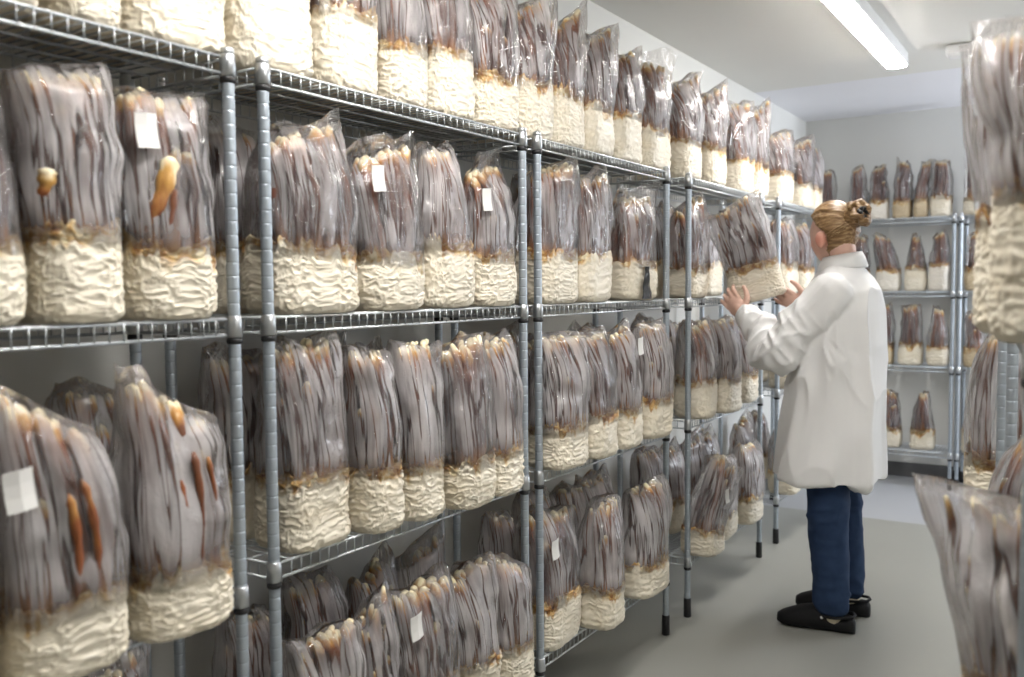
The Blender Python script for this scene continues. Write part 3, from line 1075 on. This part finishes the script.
SKIN = NT('skin')
_v = SKIN.coords(rand=False)
SKIN.pbr(SKIN.mixc(SKIN.attr('blush'), SKIN.mixc(SKIN.noise(_v, 18, 3), (.62, .38, .29), (.72, .47, .38)), (.62, .24, .17)), .5)
M['skin'] = SKIN.m
def cloth(name, c0, c1, weave, sc):
    t = NT(name)
    v = t.coords(rand=False)
    nz = t.noise(v, sc, 4)
    wv = t.noise(t.coords(rand=False), weave, 2)
    c = t.mixc(nz, c0, c1)
    return t.pbr(c, .85, 0, t.bump(wv, .15, .001), .2)
M['coat'] = cloth('white_cotton', (.84, .83, .825), (.88, .875, .87), 500, 8)
M['jeans'] = cloth('blue_denim', (.010, .022, .055), (.030, .055, .115), 700, 22)
M['sock'] = cloth('beige_knit', (.55, .48, .36), (.62, .55, .43), 600, 30)
M['clog'] = simple('black_foam', (.006, .006, .007), .7, 0, 60, .2, 0, .25)
HAIR = NT('fair_hair')
_v = HAIR.coords((1, 1, 1), rand=False)
_w = HAIR.n('ShaderNodeTexNoise'); HAIR.set(_w, 'Vector', HAIR.coords((8, 60, 60), rand=False)); HAIR.set(_w, 'Scale', 2.0); HAIR.set(_w, 'Detail', 5)
HAIR.pbr(HAIR.ramp(_w.outputs[0], [(.30, (.13, .066, .026)), (.50, (.25, .145, .062)), (.70, (.44, .30, .16))]), .42, 0, HAIR.bump(_w.outputs[0], .6, .004), .4)
M['hair'] = HAIR.m
M['eye'] = simple('eye_white', (.8, .8, .78), .2)
M['iris'] = simple('iris_blue', (.08, .13, .18), .2)

# joints (forward, left, up)
SHL, ELL, WRL = (.000, .170, 1.325), (.195, .185, 1.085), (.345, .020, 1.222)
SHR, ELR, WRR = (-.01, -.160, 1.325), (.010, -.275, 1.070), (.130, -.195, 1.222)
HIPL, KNL, ANL = (-.005, .100, .86), (.012, .138, .47), (-.014, .158, .085)
HIPR, KNR, ANR = (-.005, -.070, .86), (-.025, -.072, .47), (-.052, -.062, .085)
HC = Vector((.010, .0, 1.541))                       # middle of the head
HR = Matrix.Rotation(-.60, 3, 'Z') @ Matrix.Rotation(.16, 3, 'Y')   # turned to the bag, tipped down

def head_pts(n=56, m=40, grow=0.0):
    """head surface in head space: x to the face, z up"""
    th = np.linspace(0, PI, m)
    ph = np.linspace(0, 2 * PI, n, endpoint=False)
    T, A = np.meshgrid(th, ph, indexing='ij')
    d = np.stack([np.sin(T) * np.cos(A), np.sin(T) * np.sin(A), np.cos(T)], 2)
    R = np.array([.099, .080, .117])
    P = d * (R + grow)
    x, y, z = P[..., 0], P[..., 1], P[..., 2]
    g = lambda cx, cy, cz, s, sz=None: np.exp(-((x - cx) ** 2 + (y - cy) ** 2) / s ** 2 - (z - cz) ** 2 / (sz or s) ** 2)
    low = np.clip(-z / .112, 0, 1)
    y = y * (1 - .34 * low ** 1.4)                       # jaw narrows
    x = np.where(x > 0, x * (1 - .04 * low), x * (1 - .38 * low ** 1.2)) + .012 * low
    x = x + .024 * g(.094, 0, -.022, .014, .014) + .014 * g(.094, 0, .002, .012, .022)   # nose
    x = x + .006 * g(.092, 0, -.056, .024, .009) + .006 * g(.092, 0, -.067, .02, .008)   # lips
    x = x + .012 * g(.085, 0, -.094, .026, .016)          # chin
    x = x - .008 * g(.08, .032, .004, .017, .012) - .008 * g(.08, -.032, .004, .017, .012)  # eye sockets
    x = x + .004 * g(.082, .03, .024, .024, .009) + .004 * g(.082, -.03, .024, .024, .009)  # brows
    return np.stack([x, y, z], 2), d

def grid_faces(m, n):
    return [(i * n + k, (i + 1) * n + k, (i + 1) * n + (k + 1) % n, i * n + (k + 1) % n) for i in range(m - 1) for k in range(n)]

def hand(mb, wrist, palm, fdir, pnorm, thumb_side, curl, spread=.85, width=.078):
    """palm slab, four unequal bent fingers and a thumb from the side of the palm"""
    W, Pc = Vector(wrist), Vector(palm)
    fd = Vector(fdir).normalized()
    pn = Vector(pnorm); pn = (pn - fd * pn.dot(fd)).normalized()      # palm faces this way
    sd = fd.cross(pn).normalized() * thumb_side                          # towards the thumb
    limb(mb, [W, W.lerp(Pc, .55), Pc], [.026, .026, .024], 12, 3)
    rot = Matrix((fd, sd, pn)).transposed()
    blob(mb, Pc, (.050, width / 2, .017), rot, 16)
    for i, (off, ln, r) in enumerate(((.031, .070, .0088), (.0105, .079, .0092), (-.010, .073, .0088), (-.030, .058, .0078))):
        b = Pc + fd * .036 + sd * off
        a = 0.12
        pts = [b - fd * .012]
        p = b
        dirv = (fd + sd * off * spread * 6).normalized()
        for seg, c in zip((.46, .31, .25), curl):
            a += c
            p = p + (dirv * math.cos(a) + pn * math.sin(a)) * ln * seg
            pts.append(p.copy())
        limb(mb, pts, [r * 1.1, r * 1.05, r, r * .85], 10, 3)
    tb = Pc - fd * .018 + sd * (width / 2 - .012)
    t1 = tb + sd * .026 + fd * .018 + pn * .006
    t2 = t1 + (fd * .8 + sd * .45 + pn * .25).normalized() * .032
    t3 = t2 + (fd * .95 + sd * .15 + pn * .30).normalized() * .026
    limb(mb, [tb, t1, t2, t3], [.015, .0125, .0105, .0085], 10, 3)

mb = MB()
Ph, _ = head_pts()
V = [HC + HR @ Vector(p) for p in Ph.reshape(-1, 3)]
mb.add(V, grid_faces(40, 56))
for s in (1, -1):                                   # ears
    ec = Vector((-.004, s * .083, -.022))
    blob(mb, HC + HR @ (ec + Vector((0, s * .004, 0))), (.021, .016, .033), HR @ Matrix.Rotation(s * .3, 3, 'Z'))
    blob(mb, HC + HR @ (ec + Vector((.004, -s * .002, -.024))), (.010, .006, .011), HR)
limb(mb, [(-.030, 0, 1.36), (-.026, 0, 1.42), HC + HR @ Vector((-.025, 0, -.06))], [.062, .054, .056], 18)
ring_loft(mb, [(-.005, 0, .80, .10, .155, 2.3), (-.01, 0, .90, .105, .165, 2.3), (0, 0, 1.05, .088, .135, 2.3), (-.005, 0, 1.18, .10, .15, 2.3),
               (-.015, 0, 1.30, .092, .155, 2.3), (-.02, 0, 1.385, .06, .10, 2.2)])
for s, e, w in ((SHL, ELL, WRL), (SHR, ELR, WRR)):
    limb(mb, [s, e, w], [.050, .039, .027], 14)
for h, k, a in ((HIPL, KNL, ANL), (HIPR, KNR, ANR)):
    limb(mb, [h, k, (a[0] * .8, a[1], .30), (a[0], a[1], .075)], [.085, .054, .050, .034], 16)
    limb(mb, [(a[0] - .02, a[1], .045), (a[0] + .07, a[1], .045), (a[0] + .16, a[1], .036)], [.030, .034, .028], 12)
hand(mb, WRL, (.385, .012, 1.252), (.60, -.12, .62), (.0, -1, .12), -1, (.20, .42, .38))
hand(mb, WRR, (.180, -.175, 1.272), (.72, .22, .30), (.85, .0, .45), -1, (.30, .40, .3))
body = fuse(mb, 'body', M['skin'], person, .0042, 3)
_n = len(body.data.vertices)
_c = np.zeros(_n * 3); body.data.vertices.foreach_get('co', _c); _c = _c.reshape(-1, 3)
_b = np.zeros(_n)
for _p, _r, _k in [(HC + HR @ Vector((-.004, s * .088, -.024)), .034, .9) for s in (1, -1)] + [(HC + HR @ Vector((.07, s * .05, -.035)), .035, .5) for s in (1, -1)]:
    _b = np.maximum(_b, _k * np.clip(1.4 - np.linalg.norm(_c - np.array(_p), axis=1) / _r, 0, 1))
_at = body.data.attributes.new('blush', 'FLOAT', 'POINT')
_at.data.foreach_set('value', _b.astype(np.float32))

for s in (1, -1):
    ep = HC + HR @ Vector((.0805, s * .031, .004))
    m = MB(); blob(m, ep, (.0115, .0115, .0105), None, 16)
    eye = m.build('eye', M['eye'], person, True)
    m = MB(); blob(m, ep + HR @ Vector((.0085, 0, -.001)), (.0038, .005, .005), HR, 12)
    m.build('iris', M['iris'], eye, True)

# hair: pulled back from the forehead and temples into a bun
Pg, dd = head_pts(96, 64, .007)
x, y, z = Pg[..., 0], Pg[..., 1], Pg[..., 2]
nx, nz = dd[..., 0], dd[..., 2]
st = np.stack([(x * 10).ravel(), (np.arctan2(y, z + .02) * 14).ravel(), np.zeros(x.size)], 1)
lift = (vnoise(st, 3).reshape(x.shape) - .4) * .007 + .012 * np.clip(nz, 0, 1)
Pg = Pg + dd * lift[..., None]
lim = np.where(nz > 0, -.10 + 1.05 * np.clip(nz, 0, 1) ** 1.3, -.10 - .10 * np.clip(-nz, 0, 1))
lim = lim + (vnoise(np.stack([nz.ravel() * 6, dd[..., 1].ravel() * 5, np.zeros(nz.size)], 1), 5).reshape(nz.shape) - .5) * .10
keep = (nx < lim) & (nz > -.93) & ~((((nx + .02) / .26) ** 2 + ((nz + .20) / .34) ** 2 < 1) & (np.abs(dd[..., 1]) > .4))
nn, mm = 96, 64
Vh = [HC + HR @ Vector(p) for p in Pg.reshape(-1, 3)]
inner = [HC + HR @ Vector(p) for p in (Pg - dd * .014).reshape(-1, 3)]
kk = keep.ravel()
Fh = [f for f in grid_faces(mm, nn) if all(kk[i] for i in f)]
off = len(Vh)
edges = {}
for f in Fh:
    for i in range(4):
        e = (f[i], f[(i + 1) % 4])
        edges[e] = 1
Fb = [tuple(off + i for i in f[::-1]) for f in Fh]
Fs = [(b, a, off + a, off + b) for (a, b) in edges if (b, a) not in edges]
m = MB(); m.add(Vh + inner, Fh + Fb + Fs)
hair = m.build('hair', M['hair'], person, True)
m = MB()
bc = Vector((-.122, 0, .050))
rg = random.Random(5)
for i in range(11):
    ax = Matrix.Rotation(rg.uniform(-.9, .9), 3, 'Y') @ Matrix.Rotation(rg.uniform(-.8, .8), 3, 'Z')
    r = rg.uniform(.020, .036)
    o = Vector((rg.uniform(-.012, .012), rg.uniform(-.012, .012), rg.uniform(-.016, .018)))
    a0, sp = rg.uniform(0, 6.3), rg.uniform(3.6, 5.2)
    pts = [HC + HR @ (bc + o + ax @ Vector((.010 * math.sin(t * 2.2 + a0), r * math.cos(a0 + t * sp / 12), r * 1.05 * math.sin(a0 + t * sp / 12)))) for t in range(13)]
    m.tube(pts, [.005 + .008 * math.sin(PI * (.12 + .76 * t / 12)) for t in range(13)], 9)
blob(m, HC + HR @ (bc + Vector((.018, 0, 0))), (.046, .042, .046), None, 16)
m.build('hair_bun', M['hair'], hair, True)
m = MB()
for i in range(14):                                  # scrunched band
    a = 2 * PI * i / 14
    blob(m, HC + HR @ (bc + Vector((-.034 + .006 * (i % 2), .020 * math.cos(a) + .006, .002 + .018 * math.sin(a)))), (.010, .010, .010), None, 8)
m.build('hair_band', M['black'], hair, True)
m = MB()
for a0, zz in ((.0, -.02), (.3, -.035), (-.2, -.005)):   # strands drawn across the back of the head
    pts = []
    for t in range(9):
        u = t / 8
        ang = 1.85 + (1.15) * u
        pts.append(HC + HR @ Vector((.112 * math.cos(ang), .0905 * math.sin(ang), zz + .05 * u + a0 * .02)))
    m.tube(pts, [.0012 + .0022 * math.sin(PI * (t + .3) / 8.6) for t in range(9)], 6)
m.build('loose_strand', M['hair'], hair, True)

# lab coat
mb = MB()
ring_loft(mb, [(.022, 0, .585, .208, .265, 2.5), (.018, 0, .68, .200, .256, 2.5), (.008, 0, .82, .186, .240, 2.5), (-.005, 0, .98, .176, .222, 2.5), (-.012, 0, 1.12, .166, .210, 2.5),
               (-.020, 0, 1.24, .152, .202, 2.5), (-.025, 0, 1.32, .128, .190, 2.4), (-.026, 0, 1.37, .100, .158, 2.2), (-.024, 0, 1.405, .080, .112, 2.1), (-.022, 0, 1.43, .072, .080, 2)], 40)
for s, e, w in ((SHL, ELL, WRL), (SHR, ELR, WRR)):
    s, e, w = Vector(s), Vector(e), Vector(w)
    limb(mb, [s + Vector((-.01, 0, -.012)), s.lerp(e, .5) + Vector((0, 0, -.012)), e + (e - s).normalized() * .012, e.lerp(w, .5), w + (w - e).normalized() * -.01],
         [.084, .082, .076, .064, .048], 20)
def seg_s(co, a, b):
    a, b = np.array(a), np.array(b)
    d = b - a
    L = np.linalg.norm(d)
    t = np.clip((co - a) @ d / L ** 2, 0, 1)
    return t * L, np.linalg.norm(co - a - t[:, None] * d, axis=1)
def ridge(P, seed, k=2):
    return (1 - np.abs(2 * vnoise(P, seed) - 1)) ** k
def folds(co, no):
    h = (vnoise(co * np.array([9, 9, 3.2]), 21) - .5) * .014
    z = co[:, 2]
    # long soft folds falling from the shoulders
    h += (ridge(co * np.array([13, 13, 2.6]) + 3.1, 22, 3) - .25) * .015
    # gathers round the elbows and along the sleeves
    for S, E_, W_ in ((SHL, ELL, WRL), (SHR, ELR, WRR)):
        s1, d1 = seg_s(co, S, E_)
        s2, d2 = seg_s(co, E_, W_)
        up = d1 < d2
        L1 = np.linalg.norm(np.array(E_) - np.array(S))
        sa = np.where(up, s1, L1 + s2)
        dm = np.minimum(d1, d2)
        wgt = np.clip((.105 - dm) / .02, 0, 1) * np.clip((sa - .10) / .10, 0, 1)
        q = np.stack([sa * 24 + co[:, 0] * 10, co[:, 1] * 9, z * 7 + co[:, 0] * 6], 1)
        h += wgt * (ridge(q, 23, 2) - .33) * (.013 + .010 * np.exp(-((sa - L1) / .09) ** 2))
    # pulls that fan out from under the arm
    for sy, A_ in ((1, np.array([.035, .19, 1.175])), (-1, np.array([.0, -.19, 1.175]))):
        rx, rz = co[:, 0] - A_[0], z - A_[2]
        r = np.sqrt(rx ** 2 + rz ** 2)
        th = np.arctan2(rz, rx)
        side = np.clip(sy * co[:, 1] / .08, 0, 1)
        fan = ridge(np.stack([th * 3.1 + 5, r * 3, np.full(len(r), sy * 2.0)], 1), 41, 3) - .28
        down = np.clip((-rz + .35 * rx + .02) / .06, 0, 1)
        h += side * down * fan * .024 * np.exp(-((r - .16) / .12) ** 2) * np.clip((r - .03) / .05, 0, 1)
    # crease where side meets back, fluted hem
    a = np.arctan2(co[:, 1], co[:, 0])
    low = np.clip((1.25 - z) / .2, 0, 1)
    h += low * (.014 * np.exp(-((a - 2.15 + .12 * np.sin(z * 5)) / .10) ** 2) - .010 * np.exp(-((a - 1.85 + .10 * np.sin(z * 4)) / .16) ** 2))
    h += .008 * np.sin(a * 6 + 1.3) * np.clip((.95 - z) / .4, 0, 1)
    return co + no * (h * np.clip((1.46 - z) / .1, .2, 1))[:, None]
coat = fuse(mb, 'lab_coat', M['coat'], person, .0065, 6, folds)
m = MB()                                             # stand and fall of the collar
n = 36
V, F = [], []
prof = [(.066, 1.405), (.068, 1.452), (.074, 1.462), (.086, 1.440), (.098, 1.405), (.094, 1.400), (.080, 1.436), (.073, 1.448)]
for k in range(n + 1):
    a = .35 + (2 * PI - .70) * k / n
    for r, zz in prof:
        V.append((-.022 + r * 1.0 * math.cos(a), r * 1.08 * math.sin(a), zz + .012 * math.cos(a - PI)))
q = len(prof)
for k in range(n):
    for j in range(q):
        j2 = (j + 1) % q
        F.append((k * q + j, (k + 1) * q + j, (k + 1) * q + j2, k * q + j2))
F.append(tuple(range(q - 1, -1, -1))); F.append(tuple(n * q + j for j in range(q)))
m.add(V, F)
m.build('coat_collar', M['coat'], coat, True)
for e, w in ((ELL, WRL), (ELR, WRR)):                # turned cuffs
    e, w = Vector(e), Vector(w)
    d = (w - e).normalized()
    m = MB()
    m.tube([w - d * .062, w - d * .058, w - d * .006, w + d * .004, w + d * .004, w - d * .03], [.0545, .0580, .0525, .0495, .0420, .0430], 22, False)
    m.build('cuff', M['coat'], coat, True)

# jeans
mb = MB()
ring_loft(mb, [(-.005, 0, .76, .118, .182, 2.3), (-.008, 0, .88, .118, .178, 2.3), (0, 0, 1.0, .102, .155, 2.3)], 32)
limb(mb, [(HIPL[0], .098, .82), (KNL[0] - .004, .134, .47), (-.006, .148, .28), (-.014, .156, .108)], [.098, .078, .072, .067], 22)
limb(mb, [(HIPR[0], -.070, .82), (KNR[0], -.072, .47), (-.042, -.066, .28), (-.052, -.062, .115)], [.098, .077, .071, .066], 22)
def jfold(co, no):
    r = 1 - np.abs(2 * vnoise(co * np.array([14, 14, 24.0]), 31) - 1)
    k = np.exp(-((co[:, 2] - .47) / .07) ** 2) + 1.2 * np.exp(-((co[:, 2] - .12) / .07) ** 2) + .4
    return co + no * ((r ** 2 - .35) * .007 * k)[:, None]
fuse(mb, 'jeans', M['jeans'], person, .008, 4, jfold)

# socks and clogs
for side, a, yw in ((1, ANL, .0), (-1, ANR, -.05)):
    m = MB()
    limb(m, [(a[0] + .006, a[1], .165), (a[0] + .002, a[1], .09), (a[0] - .008, a[1], .055)], [.043, .041, .040], 16)
    m.build('sock', M['sock'], person, True)
    R = Matrix.Rotation(yw, 3, 'Z')
    B = Vector((a[0], a[1], 0))
    m = MB()
    #        x     half width  top   (shoe runs heel to toe)
    sec = [(-.088, .022, .046), (-.080, .032, .062), (-.055, .038, .064), (-.03, .039, .058), (.005, .041, .064), (.035, .045, .090), (.075, .050, .092), (.12, .052, .080), (.16, .047, .064), (.187, .036, .048), (.203, .018, .032)]
    V, F = [], []
    n = 18
    for i, (x, hw, top) in enumerate(sec):
        yo = side * -.006 * math.sin(PI * i / 10)
        for k in range(n):
            t = 2 * PI * k / n
            c, s = math.cos(t), math.sin(t)
            zz = .5 * top + .5 * top * math.copysign(abs(s) ** (2 / 3.0), s)
            yy = hw * math.copysign(abs(c) ** (2 / 3.2), c) * (1.0 if s < 0 else 1 - .25 * s ** 2)
            V.append(B + R @ Vector((x, yo + yy, max(zz, 0) + .001 + .010 * max(0, (i - 8) / 2))))
    for i in range(len(sec) - 1):
        for k in range(n):
            k2 = (k + 1) % n
            F.append((i * n + k, i * n + k2, (i + 1) * n + k2, (i + 1) * n + k))
    F.append(tuple(range(n - 1, -1, -1))); F.append(tuple((len(sec) - 1) * n + k for k in range(n)))
    m.add(V, F)
    clog = m.build('clog', M['clog'], person, True)
    m = MB()
    pts = [B + R @ Vector(q_) for q_ in ((.030, .0465, .066), (-.01, .043, .064), (-.05, .040, .068), (-.078, .028, .070), (-.087, 0, .071),
           (-.078, -.028, .070), (-.05, -.040, .068), (-.01, -.043, .064), (.030, -.0465, .066))]
    m.tube(pts, .006, 8)
    m.build('heel_strap', M['clog'], clog, True)
    for s in (1, -1):
        m = MB(); blob(m, B + R @ Vector((.030, s * .0485, .062)), (.006, .004, .006), None, 10)
        m.build('strap_rivet', M['paper'], clog, True)

# the bag she holds up
t, b = make_bag('crumpled grow bag held up in both hands by the woman', None, (-1.182, 3.835, 1.280), math.radians(13.2), 777, None, tip=-.27,
                w=.215, d=.13, hb=.15, ht=.44, n=12, res=2, lean=(-.01, 0), slant=.035, topw=1.15, fin=.07, film='film_mid', tip_r=.1)
# ------------------------------------------------------------------ camera, exposure
cam = bpy.data.cameras.new('camera')
co = bpy.data.objects.new('camera', cam)
COL.objects.link(co)
SC.camera = co
f_px, yaw, pitch, roll = 910.135, .566127, .0572423, -.00825748
cam.sensor_width = 36.0
cam.lens = f_px * 36.0 / 1024
cam.clip_start = .05
cam.dof.use_dof = True
cam.dof.focus_distance = 2.7
cam.dof.aperture_fstop = 3.0
fw = Vector((-math.sin(yaw) * math.cos(pitch), math.cos(yaw) * math.cos(pitch), -math.sin(pitch)))
rt = Vector((math.cos(yaw), math.sin(yaw), 0))
up = rt.cross(fw)
r2 = math.cos(roll) * rt + math.sin(roll) * up
u2 = -math.sin(roll) * rt + math.cos(roll) * up
mw = Matrix((r2, u2, -fw)).transposed().to_4x4()
mw.translation = (0, 0, 1.34761)
co.matrix_world = mw

w = bpy.data.worlds.new('world')
SC.world = w
w.use_nodes = True
w.node_tree.nodes['Background'].inputs[0].default_value = (.86, .91, 1.0, 1)
w.node_tree.nodes['Background'].inputs[1].default_value = 20.0
SC.view_settings.view_transform = 'Standard'
SC.view_settings.look = 'None'
SC.view_settings.gamma = 1
SC.view_settings.use_curve_mapping = False
SC.view_settings.exposure = 0.06
SC.cycles.max_bounces = 8
SC.cycles.diffuse_bounces = 4
SC.cycles.glossy_bounces = 3
SC.cycles.transmission_bounces = 4
SC.cycles.transparent_max_bounces = 20
SC.cycles.caustics_reflective = False
SC.cycles.caustics_refractive = False
SC.cycles.sample_clamp_indirect = 4.0

# daylight enters by the passage window
pl = bpy.data.lights.new('window_daylight', 'AREA')
pl.shape = 'RECTANGLE'
pl.size, pl.size_y = WZ1 - WZ0, WY1 - WY0
po = bpy.data.objects.new('window_daylight', pl)
COL.objects.link(po)
po.location = (XR + .11, (WY0 + WY1) / 2, (WZ0 + WZ1) / 2)
po.rotation_euler = (0, PI / 2, 0)
pl.cycles.is_portal = True
